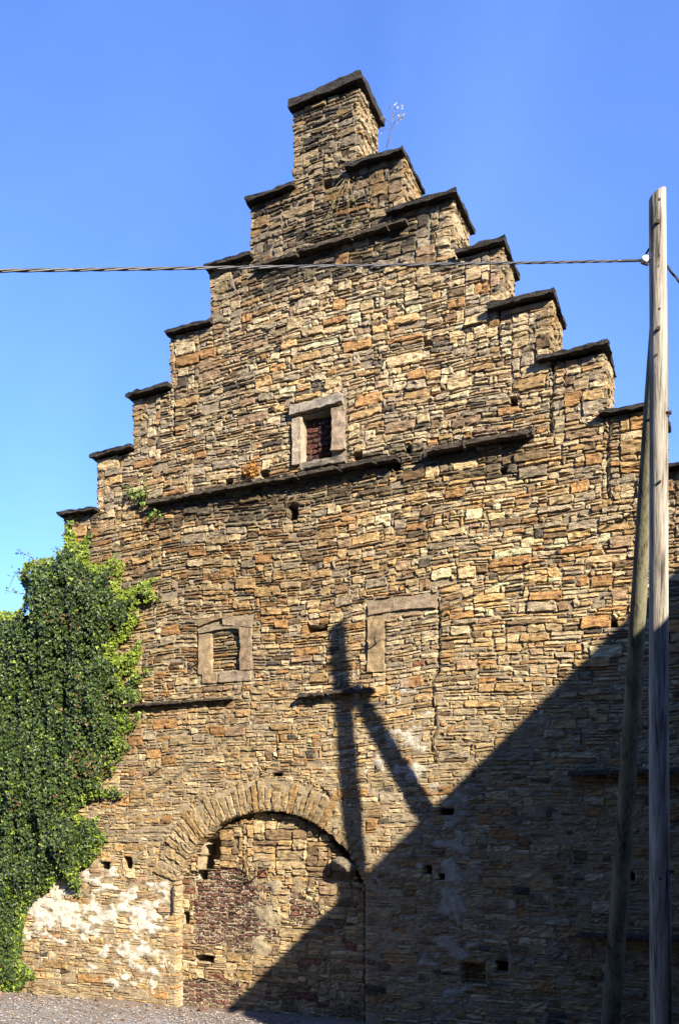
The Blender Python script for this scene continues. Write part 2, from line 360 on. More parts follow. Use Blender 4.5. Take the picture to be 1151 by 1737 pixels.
for (c, r, wv, hv, rid) in ST:
    x0, x1 = X0+c*CW, X0+(c+wv)*CW; z0, z1 = Z0+r*CH, Z0+(r+hv)*CH
    if rid in (1, 2) and random.random() < .008: continue         # a few lost stones
    g = .0035+.0045*random.random(); xm, zm = (x0+x1)/2, (z0+z1)/2
    j = lambda a: random.uniform(-a, a)
    sl = min(.018, (z1-z0)*.25)
    if rid in (4, 5): sl = .004
    if rid == 4: g = random.uniform(.006, .011)
    q = [(x0+g+j(sl), z0+g+j(.008)), (x1-g+j(sl), z0+g+j(.008)), (x1-g+j(sl), z1-g+j(.008)), (x0+g+j(sl), z1-g+j(.008))]
    q = [(a, b) if False else (a, b) for a, b in q]
    rl = float(relief(xm, zm))
    if rid == 4: p = random.uniform(.010, .022)
    elif rid == 5: p = random.uniform(.0, .04)
    elif rid == 3: p = random.uniform(.03, .06) if zm > 1.7 else random.uniform(.02, .038)
    else: p = random.uniform(.012, .024)*(1-rl)+random.uniform(.012, .031)*rl
    if rid in (1, 2) and wv*hv > 45: p += .008
    p += depth_of(rid, xm, zm)
    key = {1: 'wall', 2: 'wall', 3: 'door', 4: 'door', 5: 'w1', 6: 'w2', 7: 'wall', 10: 'wall'}[rid]
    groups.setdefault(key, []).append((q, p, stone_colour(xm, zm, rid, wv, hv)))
def build(key, name, mat, parent, **k):
    L = groups[key]; Q = np.array([a[0] for a in L])
    dx, dz = warp(Q[..., 0], Q[..., 1])
    # the warp dies out at the outline, the openings and the door
    fade = fade_at(Q[..., 0], Q[..., 1]); Q[..., 0] += dx*fade; Q[..., 1] += dz*fade
    V, F, cc = stones_batch(Q, [a[1] for a in L], [a[2] for a in L], FRONT, **k)
    for fn, colr, amt in ((LIME1, (.40, .36, .28), .38), (LIME2, (.32, .29, .24), .6), (LIME3, (.27, .22, .14), .6 if key == 'door' else 0), (LIME4, (.36, .33, .27), .5)):
        if key in ('wall', 'door'): m_ = (fn(V[:, 0], V[:, 2])*amt)[:, None]; cc = cc*(1-m_)+np.array(colr)*m_
    return meshobj(name, V, F, mat, parent, cc)
KEEP = (REG == -1) | (REG == 8) | (REG == 5) | (REG == 6) | (REG == 3) | (REG == 4) | (REG == 9)
dist = np.where(KEEP, 0., 99.)
for _ in range(30):                                               # cheap distance transform
    p_ = np.pad(dist, 1, constant_values=0)
    dist = np.minimum(dist, np.minimum(np.minimum(p_[:-2, 1:-1], p_[2:, 1:-1])+CH, np.minimum(p_[1:-1, :-2], p_[1:-1, 2:])+CW))
FADE = np.clip(dist/.35, 0, 1)
def fade_at(x, z):
    c = np.clip(((x-X0)/CW).astype(int), 0, NCX-1); r = np.clip(((z-Z0)/CH).astype(int), 0, NCZ-1); return FADE[r, c]

# ------------------------------------------------------------------ the gable
BLD = empty('stone_gable_house', (-4.53, 0, -.1))
tag(BLD, 'tall stepped gable of rough brown sandstone with a bricked-up arched doorway, filling the photo', 'house')
WALL = build('wall', 'wall', M_stone, BLD)
DOOR = build('door', 'door_infill', M_stone, BLD)
# mortar bed: one height field behind all the stones
gx = X0+np.arange(NCX+1)*CW; gz = Z0+np.arange(NCZ+1)*CH
GX, GZ = np.meshgrid(gx, gz)
reg_n = np.full((NCZ+1, NCX+1), -1); reg_n[:-1, :-1] = REG
dep = np.zeros_like(GX)
in_ = np.isin(reg_n, (3, 4)); brn_ = (reg_n == 4); dep[in_] = -.125; dep[reg_n == 4] = -.128
dep[reg_n == 5] = -.12; dep[reg_n == 6] = -.055; dep[reg_n == 10] = -.14
hol = np.zeros_like(in_); hol[:-1, :-1] |= HOLEM; dep = np.where(hol, -.42, dep); crk = np.zeros_like(in_); crk[:-1, :-1] |= CRACK; dep = np.where(crk & ~hol, dep-.04, dep)
rl = relief(GX, GZ); nz_ = vnoise(GX*9, GZ*14, 3, 9)-.5
dep = dep+np.where(hol, 0, .002*rl+(1-rl)*(.010+.022*nz_)+nz_*.012)*np.where(reg_n == 4, .35, 1)
mcol = np.zeros(GX.shape+(3,)); up = np.array((.21, .17, .115)); lo = np.array((.25, .195, .12))
mcol[:] = up*rl[..., None]+lo*(1-rl[..., None]); mcol[brn_] = (.33, .28, .20)
def lime(mask, colr, raise_):
    global dep, mcol
    dep = dep+mask*raise_; mcol = mcol*(1-mask[..., None])+np.array(colr)*mask[..., None]
def sstep(a, b, x): t = np.clip((x-a)/(b-a), 0, 1); return t*t*(3-2*t)
nA = vnoise(GX*4.5, GZ*7, 4, 21); nB = vnoise(GX*1.3, GZ*1.5, 3, 22)
boxm = lambda xa, xb, za, zb, s=.25: sstep(xa-s, xa+s, GX)*(1-sstep(xb-s, xb+s, GX))*sstep(za-s, za+s, GZ)*(1-sstep(zb-s, zb+s, GZ))
m1 = LIME1(GX, GZ); lime(m1, (.48, .45, .37), .019)
m2 = LIME2(GX, GZ); lime(m2, (.30, .265, .20), .018)
m3 = LIME3(GX, GZ)*in_; lime(m3, (.28, .225, .14), .02)
m4 = LIME4(GX, GZ)*(reg_n == 1); lime(m4, (.38, .35, .28), .012)
dx, dz = warp(GX, GZ); fd = np.zeros_like(GX); fd[:-1, :-1] = FADE; fd[hol] = 0
VX = GX+dx*fd; VZ = GZ+dz*fd
okc = REG > -1
rr, ccn = np.where(okc); idx = rr*(NCX+1)+ccn
F = np.stack([idx, idx+1, idx+NCX+2, idx+NCX+1], 1)
used = np.unique(F); remap = np.zeros((NCZ+1)*(NCX+1), int); remap[used] = np.arange(len(used))
V = np.stack([VX.ravel(), -dep.ravel(), VZ.ravel()], 1)[used]
meshobj('mortar_bed', V, remap[F], M_mortar, WALL, np.clip(mcol.reshape(-1, 3)[used], 0, 1), True)
# core of the gable behind the bed, its steps and its back
TH = .62
V, F = [], []
def quad(a, b, c, d):
    i = len(V); V.extend([a, b, c, d]); F.append((i, i+1, i+2, i+3))
prev = None
for k, (a, b, t) in enumerate(STEPS):
    zb = STEPS[k+1][2] if k < 9 else -.3
    for x in (a, b): quad((x, -.0, zb), (x, TH, zb), (x, TH, t), (x, -.0, t))
    quad((a, TH, zb), (b, TH, zb), (b, TH, t), (a, TH, t))
    quad((a, .5, zb), (b, .5, zb), (b, .5, t), (a, .5, t))
    if k == 0: quad((a, 0, t), (b, 0, t), (b, TH, t), (a, TH, t))
    else:
        pa, pb, _ = STEPS[k-1]
        quad((a, 0, t), (pa, 0, t), (pa, TH, t), (a, TH, t)); quad((pb, 0, t), (b, 0, t), (b, TH, t), (pb, TH, t))
meshobj('core', V, F, M_mortar, WALL, np.tile((.1, .085, .06), (len(V), 1)))
# stones on the returns of the steps
Vs, Fs, Cs, off = [], [], [], 0
for k, (a, b, t) in enumerate(STEPS):
    zb = STEPS[k+1][2] if k < 9 else -.1
    for X, sg in ((a, -1), (b, 1)):
        hgt = t-zb; ncol = int((TH+.02)/CW); nrow = int(hgt/CH)
        sub = pack(np.full((nrow, ncol), 2 if k else 1), {1, 2}); Q, P, K = [], [], []
        for (c, r, wv, hv, rid) in sub:
            x0, x1 = -.02+c*CW, -.02+(c+wv)*CW; z0, z1 = zb+.005+r*CH, zb+.005+(r+hv)*CH; g = .005
            Q.append([(x0+g, z0+g), (x1-g, z0+g+random.uniform(-.006, .006)), (x1-g, z1-g), (x0+g, z1-g)]); P.append(random.uniform(.015, .045))
            K.append(np.array(PAL[random.choice(('tan', 'beige', 'beige', 'tan', 'ochre', 'grey'))])*random.uniform(.48, .7)*np.array((1, .93, .8)))
        v, f, cc = stones_batch(Q, P, K, side_frame(X, sg)); Vs.append(v); Fs.append(f+off); Cs.append(cc); off += len(v)
meshobj('step_return', np.concatenate(Vs), np.concatenate(Fs), M_stone, BLD, np.concatenate(Cs))

# arch of thin stones set on edge
Q, P, K = [], [], []
ang = -70.0
while ang < 60:
    da = random.uniform(2.6, 4.8); a0, a1 = math.radians(ang+.22), math.radians(min(ang+da, 61.5)-.22)
    r0 = AR+random.uniform(-.02, .015); r1 = AR+ART+random.uniform(-.14, .05)
    if ang > 38: r1 -= .10
    pt = lambda an, r: (AX+r*math.sin(an), AZ+r*math.cos(an))
    Q.append([pt(a0, r0), pt(a1, r0), pt(a1, r1), pt(a0, r1)]); P.append(random.uniform(.016, .036))
    K.append(np.array(PAL[random.choice(('tan', 'tan', 'tan', 'beige', 'tan', 'ochre'))])*random.uniform(.5, .62)*np.array((1, .93, .8))); ang += da
v, f, cc = stones_batch(Q, P, K, FRONT, back=.14, rnd=.008)
meshobj('arch', v, f, M_stone, BLD, cc)

# rough slabs and blocks
def slab(name, x0, x1, y0, y1, z0, z1, mat, parent, rag=.012, seg=.07, colr=None, taper=0, wob=.02, shear=0, arch=0):
    n = [max(2, int(round(abs(b-a)/seg))) for a, b in ((x0, x1), (y0, y1), (z0, z1))]; n[2] = max(1, min(n[2], 8))
    idx = {}; V = []; F = []
    def vid(i, j, k):
        if (i, j, k) not in idx: idx[(i, j, k)] = len(V); V.append([i/n[0], j/n[1], k/n[2]])
        return idx[(i, j, k)]
    for i in range(n[0]):
        for j in range(n[1]):
            F.append([vid(i, j, 0), vid(i, j+1, 0), vid(i+1, j+1, 0), vid(i+1, j, 0)]); F.append([vid(i, j, n[2]), vid(i+1, j, n[2]), vid(i+1, j+1, n[2]), vid(i, j+1, n[2])])
    for i in range(n[0]):
        for k in range(n[2]):
            F.append([vid(i, 0, k), vid(i+1, 0, k), vid(i+1, 0, k+1), vid(i, 0, k+1)]); F.append([vid(i, n[1], k), vid(i, n[1], k+1), vid(i+1, n[1], k+1), vid(i+1, n[1], k)])
    for j in range(n[1]):
        for k in range(n[2]):
            F.append([vid(0, j, k), vid(0, j, k+1), vid(0, j+1, k+1), vid(0, j+1, k)]); F.append([vid(n[0], j, k), vid(n[0], j+1, k), vid(n[0], j+1, k+1), vid(n[0], j, k+1)])
    V = np.array(V); sd = random.uniform(0, 90)
    X = x0+V[:, 0]*(x1-x0); Y = y0+V[:, 1]*(y1-y0); Z = z0+V[:, 2]*(z1-z0)
    Z = Z+arch*4*V[:, 0]*(1-V[:, 0]); Z = Z+wob*(vnoise(X*1.7+sd, Y*1.7, 2)-.5)*2+shear*V[:, 0]; fr = (V[:, 1] == 0)*1.; Y = Y-fr*rag*3*(vnoise(X*4+sd, Z*7, 3)-.5)
    en = ((V[:, 0] == 0)*-1.)+((V[:, 0] == 1)*1.); X = X-en*rag*2*vnoise(Y*5+sd, Z*6, 2)
    ed = ((V[:, 1] == 0) | (V[:, 1] == 1) | (V[:, 0] == 0) | (V[:, 0] == 1)) & (V[:, 2] == 1); Z = Z-ed*rag*1.2*RNG.random(len(X))
    P = np.stack([X, Y, Z], 1)+RNG.normal(0, rag*.35, (len(X), 3))
    if colr is not None: cc = np.tile(colr, (len(P), 1))
    return meshobj(name, P, F, mat, parent, cc if colr is not None else None)
for k, (a, b, t) in enumerate(STEPS):
    th = .105 if k == 0 else .055
    if k == 0: slab('coping_stone', a-.07, b+.09, -.10, TH+.08, t, t+th, M_cap, BLD, rag=.014, shear=.03, wob=.01); continue
    pa, pb, _ = STEPS[k-1]; ri = [0, .19, .24, -.02, .17, .16, .08, .05, .05, .05][k]
    slab('coping_stone', a-.07+random.uniform(-.02, .02), pa+.03, -.10-random.uniform(0, .03), TH+.06, t, t+th, M_cap, BLD, rag=.014, wob=.010, shear=random.uniform(-.01, .03))
    slab('coping_stone', pb-ri+.03, b+.08+random.uniform(-.02, .02), -.10-random.uniform(0, .03), TH+.06, t+.01, t+.01+th, M_cap, BLD, rag=.014, wob=.010, shear=random.uniform(-.02, .03))
# projecting drip courses, in lengths
def course(x0, x1, z, out, th=.055):
    x = x0
    while x < x1-.05:
        l = min(random.uniform(.35, .8), x1-x); o = out+random.uniform(-.008, .008)
        slab('string_course_stone', x, x+l-.004, -o, .04, z-th+random.uniform(-.008, .004), z+random.uniform(-.003, .003), M_ledge, BLD, rag=.012, seg=.05, wob=.006); x += l
course(-5.48, -3.45, 9.36, .13, .04); course(-7.12, -3.55, 6.62, .15, .045); course(-3.22, -1.98, 6.63, .15, .045)
course(-7.75, -5.80, 3.95, .10, .035); course(-4.88, -4.5, 3.92, .13, .04); course(-4.5, -3.85, 3.93, .12, .04)
course(-1.62, 1.0, 2.88, .17, .05); course(-1.55, .9, 1.14, .14, .05)
# dressed frames
dc = (.29, .235, .17)
wa, wb, za, zb = W1
WIN1 = build('w1', 'blocked_window', M_brick, BLD); tag(WIN1, 'upper window closed with dark red brick')
slab('jamb', wa-.15, wa, -.06, .16, za-.02, zb-.01, M_dress, WIN1, rag=.012, seg=.05, colr=dc)
slab('jamb', wb, wb+.19, -.05, .16, za+.06, zb+.02, M_dress, WIN1, rag=.014, seg=.05, colr=(.24, .185, .13))
slab('lintel', wa-.17, wb+.17, -.08, .16, zb+.025, zb+.145, M_dress, WIN1, rag=.014, seg=.05, arch=.02, colr=(.24, .21, .17), shear=.03)
slab('sill', wa-.02, wb+.22, -.10, .1, za-.115, za-.025, M_dress, WIN1, rag=.014, seg=.05, colr=(.15, .13, .10))
wa, wb, za, zb = W2
WIN2 = build('w2', 'blocked_window', M_stone, BLD); tag(WIN2, 'small window closed with flat stones')
dc2 = (.25, .185, .11)
slab('jamb', wa-.2, wa+.005, -.035, .15, za-.02, zb+.02, M_dress, WIN2, rag=.010, seg=.05, colr=dc2)
slab('jamb', wb-.01, wb+.18, -.03, .15, za-.02, zb+.08, M_dress, WIN2, rag=.011, seg=.05, colr=(.21, .15, .095))
slab('lintel', wa-.2, wb+.02, -.04, .15, zb+.03, zb+.10, M_dress, WIN2, rag=.010, seg=.05, colr=(.19, .15, .10), arch=.02)
slab('relieving_stone', wa-.21, wa+.16, -.035, .15, zb+.115, zb+.20, M_dress, WIN2, rag=.012, seg=.05, colr=(.20, .145, .08), shear=.07)
slab('relieving_stone', wa+.165, wb+.2, -.04, .15, zb+.115, zb+.235, M_dress, WIN2, rag=.012, seg=.05, colr=(.23, .175, .11), shear=-.08)
slab('sill', wa-.15, wa+.10, -.03, .15, za-.16, za-.025, M_dress, WIN2, rag=.010, seg=.05, colr=dc2)
slab('sill', wa+.105, wb+.17, -.035, .15, za-.15, za-.02, M_dress, WIN2, rag=.010, seg=.05, colr=(.22, .17, .12))
wa, wb, za, zb = W3
fr3 = slab('blocked_window', wa-.24, wb-.01, -.03, .1, zb+.015, zb+.16, M_dress, BLD, rag=.011, seg=.05, colr=(.22, .165, .11), arch=.035); tag(fr3, 'lintel and one jamb left of a walled-up window')
slab('jamb', wa-.24, wa-.01, -.035, .1, zb-.66, zb, M_dress, fr3, rag=.010, seg=.05, colr=(.25, .18, .10))
# boulder caught under the arch
def blob(name, c, r, mat, parent, colr, sub=3, rough=.25):
    import bmesh
    bm = bmesh.new(); bmesh.ops.create_icosphere(bm, subdivisions=sub, radius=1)
    V = np.array([v.co[:] for v in bm.verts]); F = np.array([[v.index for v in f.verts] for f in bm.faces]); bm.free()
    V *= (1+rough*(vnoise(V[:, 0]*1.5+c[0]*3, V[:, 1]*1.5+V[:, 2]*2, 3)-.5)*2)[:, None]
    V = V*np.array(r); an = .35; R = np.array([[math.cos(an), 0, math.sin(an)], [0, 1, 0], [-math.sin(an), 0, math.cos(an)]])
    return meshobj(name, V@R.T+np.array(c), F, mat, parent, np.tile(colr, (len(V), 1)))
bx_, bz_ = wall(583, 1467)
blob('loose_stone', (bx_, .02, bz_), (.16, .12, .085), M_stone, DOOR, (.17, .14, .095), rough=.2)

# tubes
def tube(name, pts, rad, mat, parent=None, sides=8, cap=True, smooth=True):
    pts = [Vector(p) for p in pts]; rad = rad if hasattr(rad, '__len__') else [rad]*len(pts)
    V, F = [], []; up = Vector((0, 0, 1))
    for i, p in enumerate(pts):
        d = (pts[min(i+1, len(pts)-1)]-pts[max(i-1, 0)]).normalized()
        s = d.cross(up if abs(d.z) < .95 else Vector((1, 0, 0))).normalized(); t = s.cross(d)
        for k in range(sides):
            a = 2*math.pi*k/sides; V.append(p+(s*math.cos(a)+t*math.sin(a))*rad[i])
    for i in range(len(pts)-1):
        for k in range(sides):
            a = i*sides+k; b = i*sides+(k+1) % sides; F.append((a, b, b+sides, a+sides))
    me = bpy.data.meshes.new(name); fs = list(F)
    if cap: fs.append(tuple(range(sides-1, -1, -1))); fs.append(tuple(range((len(pts)-1)*sides, len(pts)*sides)))
    me.from_pydata([tuple(v) for v in V], [], fs)
    for p in me.polygons: p.use_smooth = smooth and len(p.vertices) == 4
    return link(name, me, mat, parent)
for (u, v, L, up_) in ((273, 1303, .13, .07), (612, 1278, .14, .10), (640, 1092, .12, .10), (985, 1262, .08, .14), (338, 1122, .12, .05), (455, 1468, .16, .04), (410, 1535, .05, .03), (1055, 1512, .10, .05)):
    x, z = wall(u, v); tube('iron_hook', [(x, .05, z), (x+.005, -L*.6, z-.005), (x+.01, -L, z+.01), (x+.012, -L-.005, z+up_)], .009, M_iron, BLD, 6)
tube('iron_pipe', [(DL-.05, -.05, 1.15), (DL-.045, -.05, 1.52)], .011, M_iron, BLD, 6)

# the house behind its gable
rx0, slope = -4.53, 1.2
def roofz(x): return 9.02+(1.03-abs(x-rx0))*slope
for nm, xe in (('roof', -10.6), ('roof', 1.55)):
    P = [(rx0, TH, roofz(rx0)), (xe, TH, roofz(xe)), (xe, 12, roofz(xe)), (rx0, 12, roofz(rx0))]
    V = P+[(a, b, c-.12) for a, b, c in P]; meshobj(nm, V, [(0, 1, 2, 3), (4, 5, 6, 7), (0, 1, 5, 4), (1, 2, 6, 5), (2, 3, 7, 6), (3, 0, 4, 7)], M_slate, BLD)
for xe in (-10.33, 1.27):
    s = 1 if xe < 0 else -1; zt = roofz(xe)-.2
    slab('side_wall', min(xe, xe+s*.5), max(xe, xe+s*.5), TH+.005, 11.8, -.3, zt, M_plain, BLD, seg=.8, rag=.01)
V = [(-10.3, 11.8, -.3), (1.25, 11.8, -.3), (1.25, 11.8, roofz(1.25)-.15), (rx0, 11.8, roofz(rx0)-.15), (-10.3, 11.8, roofz(-10.3)-.15)]
me = bpy.data.meshes.new('rear_wall'); me.from_pydata(V, [], [(0, 1, 2, 3, 4)]); link('rear_wall', me, M_plain, BLD)

# ------------------------------------------------------------------ ground
mg, n, l, p = newmat('pale gravel')
na = N(n, 'ShaderNodeTexVoronoi', Scale=55.0); l.new(coords(n, l), na.inputs['Vector'])
nb = N(n, 'ShaderNodeTexNoise', Scale=1.3, Detail=8.0, Roughness=.7); l.new(coords(n, l), nb.inputs['Vector'])
cr = N(n, 'ShaderNodeValToRGB'); cr.color_ramp.elements[0].color = (.11, .10, .10, 1); cr.color_ramp.elements[1].color = (.27, .25, .24, 1)
l.new(na.outputs['Color'], cr.inputs[0])
c2 = N(n, 'ShaderNodeValToRGB'); c2.color_ramp.elements[0].position = .35; c2.color_ramp.elements[0].color = (.75, .66, .56, 1); c2.color_ramp.elements[1].position = .6; c2.color_ramp.elements[1].color = (1, 1, 1, 1); l.new(nb.outputs[0], c2.inputs[0])
mu = N(n, 'ShaderNodeMix', data_type='RGBA', blend_type='MULTIPLY'); mu.inputs[0].default_value = 1; l.new(cr.outputs[0], mu.inputs[6]); l.new(c2.outputs[0], mu.inputs[7])
# the gravel strip runs along the wall; beyond it unseen ground is darkened to cut bounce light
ge = n.new('ShaderNodeNewGeometry'); sx_ = n.new('ShaderNodeSeparateXYZ'); l.new(ge.outputs['Position'], sx_.inputs[0])
mra = N(n, 'ShaderNodeMapRange'); mra.inputs[1].default_value = -2.9; mra.inputs[2].default_value = -2.6; l.new(sx_.outputs['Y'], mra.inputs[0])
mxa = N(n, 'ShaderNodeMix', data_type='RGBA'); mxa.inputs[6].default_value = (.03, .03, .032, 1); l.new(mra.outputs[0], mxa.inputs[0])
mrd = N(n, 'ShaderNodeMapRange'); mrd.inputs[1].default_value = -.75; mrd.inputs[2].default_value = -.05; mrd.inputs[4].default_value = .8; adn = N(n, 'ShaderNodeMath', operation='ADD'); nbs = N(n, 'ShaderNodeMath', operation='MULTIPLY'); nbs.inputs[1].default_value = .8
l.new(nb.outputs[0], nbs.inputs[0]); l.new(nbs.outputs[0], adn.inputs[0]); l.new(sx_.outputs['Y'], adn.inputs[1]); sb = N(n, 'ShaderNodeMath', operation='SUBTRACT'); sb.inputs[1].default_value = .4; l.new(adn.outputs[0], sb.inputs[0]); l.new(sb.outputs[0], mrd.inputs[0])
dirt = N(n, 'ShaderNodeMix', data_type='RGBA', blend_type='MULTIPLY'); dirt.inputs[7].default_value = (.72, .55, .40, 1); l.new(mrd.outputs[0], dirt.inputs[0]); l.new(mu.outputs[2], dirt.inputs[6]); l.new(dirt.outputs[2], mxa.inputs[7]); l.new(mxa.outputs[2], p.inputs['Base Color'])
b = N(n, 'ShaderNodeBump', Strength=.8, Distance=.015); l.new(na.outputs['Distance'], b.inputs['Height']); l.new(b.outputs[0], p.inputs['Normal']); p.inputs['Roughness'].default_value = .95
xs = np.unique(np.concatenate([np.linspace(-400, -14, 12), np.linspace(-14, 6, 201), np.linspace(6, 400, 12)])); ys = np.unique(np.concatenate([np.linspace(-400, -6, 14), np.linspace(-6, .6, 67), np.linspace(.6, 400, 12)]))
A, B = np.meshgrid(xs, ys); near = np.clip(1-np.hypot((A+4)/14, B/9), 0, 1)
Zg = -.1+.03*(vnoise(A*1.2, B*1.2, 4, 40)-.5)*(near > 0); Zg += .05*np.clip(1+B/.35, 0, 1)*vnoise(A*2, B*2, 3, 41)*(B < .3)*(A > -11)*(A < 2)
i, j = np.meshgrid(np.arange(len(ys)-1), np.arange(len(xs)-1), indexing='ij'); b0 = (i*len(xs)+j).ravel()
g = meshobj('gravel_ground', np.stack([A.ravel(), B.ravel(), Zg.ravel()], 1), np.stack([b0, b0+1, b0+len(xs)+1, b0+len(xs)], 1), mg, None, smooth=True); tag(g, kind='structure')
# loose chips
def scatter(n_, xr, yr, size, mat, name, cols, zoff=0, flat=.6):
    X = RNG.uniform(*xr, n_); Y = yr[1]-(yr[1]-yr[0])*RNG.random(n_)**1.3; base = np.array([(1, 0, 0), (0, 1, 0), (-1, 0, 0), (0, -1, 0), (0, 0, 1), (0, 0, -1)], float)
    fc = np.array([(0, 1, 4), (1, 2, 4), (2, 3, 4), (3, 0, 4), (1, 0, 5), (2, 1, 5), (3, 2, 5), (0, 3, 5)])
    s = RNG.uniform(size[0], size[1], n_)[:, None, None]*RNG.uniform(.6, 1.2, (n_, 6, 1)); V = base[None]*s*np.array((1, 1, flat)); th = RNG.uniform(0, 6.28, n_)
    c_, s_ = np.cos(th)[:, None], np.sin(th)[:, None]; V = np.stack([V[..., 0]*c_-V[..., 1]*s_+X[:, None], V[..., 0]*s_+V[..., 1]*c_+Y[:, None], V[..., 2]-.085+zoff], -1)
    F = (fc[None]+(np.arange(n_)*6)[:, None, None]).reshape(-1, 3); cc = np.repeat(np.array(cols)[RNG.integers(0, len(cols), n_)], 6, 0)
    return meshobj(name, V.reshape(-1, 3), F, mat, None, cc)
tag(scatter(9000, (-10.5, -1), (-2.6, -.03), (.006, .02), M_mortar, 'gravel_chips', [(.23, .215, .2), (.32, .3, .29), (.14, .13, .12), (.25, .2, .15)]), 'loose grey gravel chips along the foot of the wall', 'gravel', kind='stuff')
tag(scatter(420, (-10.5, -1), (-1.8, -.02), (.012, .035), M_mortar, 'fallen_leaves', [(.20, .09, .03), (.12, .05, .02), (.28, .15, .06)], .01, .15), 'brown fallen leaves scattered on the gravel', 'leaves', kind='stuff')

for (u, dy_, r_, lab, colr) in ((12, .30, .13, 'pinkish block half sunk in the gravel at the bottom left corner', (.26, .17, .13)), (72, .10, .05, 'small tan stone fallen beside the ivy foot', (.22, .17, .10)),
                          (175, .09, .04, 'small brown stone lying at the wall foot left of the doorway', (.15, .10, .06)), (262, .12, .035, 'little grey stone lying just left of the doorway', (.17, .155, .13)), (352, .12, .045, 'small reddish stone lying at the sill of the bricked doorway', (.14, .08, .055))):
    xx = wall(u, 1700)[0]; st = blob('fallen_stone', (xx, -dy_, -.085+r_*.35), (r_*1.5, r_, r_*.7), M_stone, None, colr, 2, .35); tag(st, lab, 'stone', 'stones fallen at the foot of the wall')
# ------------------------------------------------------------------ poles
def pole_mesh(name, P0, P1, r0, r1, mat, parent, slant=None, rings=60, sides=20, sd=0):
    P0, P1 = Vector(P0), Vector(P1); d = (P1-P0).normalized(); s = d.cross(Vector((0, 1, 0))).normalized(); t = s.cross(d)
    V = []
    for i in range(rings+1):
        q = i/rings; c = P0.lerp(P1, q); c = c+s*.012*math.sin(q*5+sd)+t*.01*math.sin(q*4+sd)
        for k in range(sides):
            a = 2*math.pi*k/sides; rad = (r0+(r1-r0)*q)*(1+.05*float(vnoise(math.cos(a)*2+sd, math.sin(a)*2+q*1.5, 2))+.03*float(vnoise(a*6+sd, q*30, 2)))
            v = c+(s*math.cos(a)+t*math.sin(a))*rad
            if slant and i == rings: v = v+Vector((0, 0, slant*math.cos(a)))
            V.append(tuple(v))
    me = bpy.data.meshes.new(name); F = [(i*sides+k, i*sides+(k+1) % sides, (i+1)*sides+(k+1) % sides, (i+1)*sides+k) for i in range(rings) for k in range(sides)]
    F += [tuple(range(sides-1, -1, -1)), tuple(range(rings*sides, (rings+1)*sides))]
    me.from_pydata(V, [], F)
    for p in me.polygons: p.use_smooth = len(p.vertices) == 4
    return link(name, me, mat, parent)
vb = HV+(EYE+.45)*FPX/7.25
PB = at(1124, vb, 7.25); PT = at(1112, 332, 6.9)
pole = empty('utility_pole', (PB.x, PB.y, -.1)); tag(pole, 'tall silvery wooden utility pole with a leaning greenish brace, at the right edge', 'pole')
pole_mesh('post', PB, PT, .085, .062, M_pole, pole, slant=-.035)
def pp(v, du=0): # centre of the pole at the height it has at picture row v
    k = None; best = 1e9
    for i in range(400):
        q = PB.lerp(PT, i/399); dq = q-Vector((0, -DIST, EYE)); z = -SA*dq.x+CA*dq.y; vv = HV-FPX*dq.z/z
        if abs(vv-v) < best: best = abs(vv-v); k = q
    return k
FO = at(1028, HV+(EYE+.3)*FPX/9.3, 9.3); TA = pp(545)+Vector((.0, .10, 0))
pole_mesh('brace', FO, TA, .095, .052, M_brace, pole, sd=3)
a_ = pp(700)+Vector((0, .05, 0)); tube('bolt', [a_+Vector((.10, -.02, 0)), a_+Vector((-.10, .04, 0))], .011, M_iron, pole, 6)
for v, o in ((350, .02), (388, .012), (565, .01), (443, .015), (462, .01), (533, .015), (822, .012), (1490, .0), (610, .0)):
    q = pp(v)+Vector((o*.5, 0, 0)); big = v in (388, 565)
    tube('bolt_hole' if not big else 'step_iron', [q+Vector((o, -.052-.02*0, 0)), q+Vector((o, -.072-(.02 if big else .0)-(.012 if v > 800 else 0), 0))], .011 if not big else .016, M_iron, pole, 6)
for v_, u_o in ((705, .058), (1478, .060)):
    q = pp(v_)+Vector((u_o, -.03, 0)); tube('bolt', [q, q+Vector((.045, -.01, .0))], .012, M_iron, pole, 6)
q0, q1 = pp(1745)+Vector((.066, -.045, 0)), pp(1480)+Vector((.062, -.045, 0)); tube('conduit', [q0, q0.lerp(q1, .5), q1], .011, M_cable, pole, 8)
# insulator
ia = pp(440)+Vector((-.06, -.02, 0))
tube('insulator', [ia+Vector((.02, 0, 0)), ia+Vector((0, 0, 0)), ia+Vector((-.02, -.005, 0)), ia+Vector((-.045, -.01, 0)), ia+Vector((-.055, -.012, 0))], [.012, .028, .034, .028, .012], M_porc, pole, 12)
tube('bracket', [ia+Vector((.02, 0, .10)), ia+Vector((-.03, -.005, .025)), ia+Vector((-.05, -.01, -.02)), ia+Vector((.0, -.01, -.05))], .008, M_iron, pole, 6)
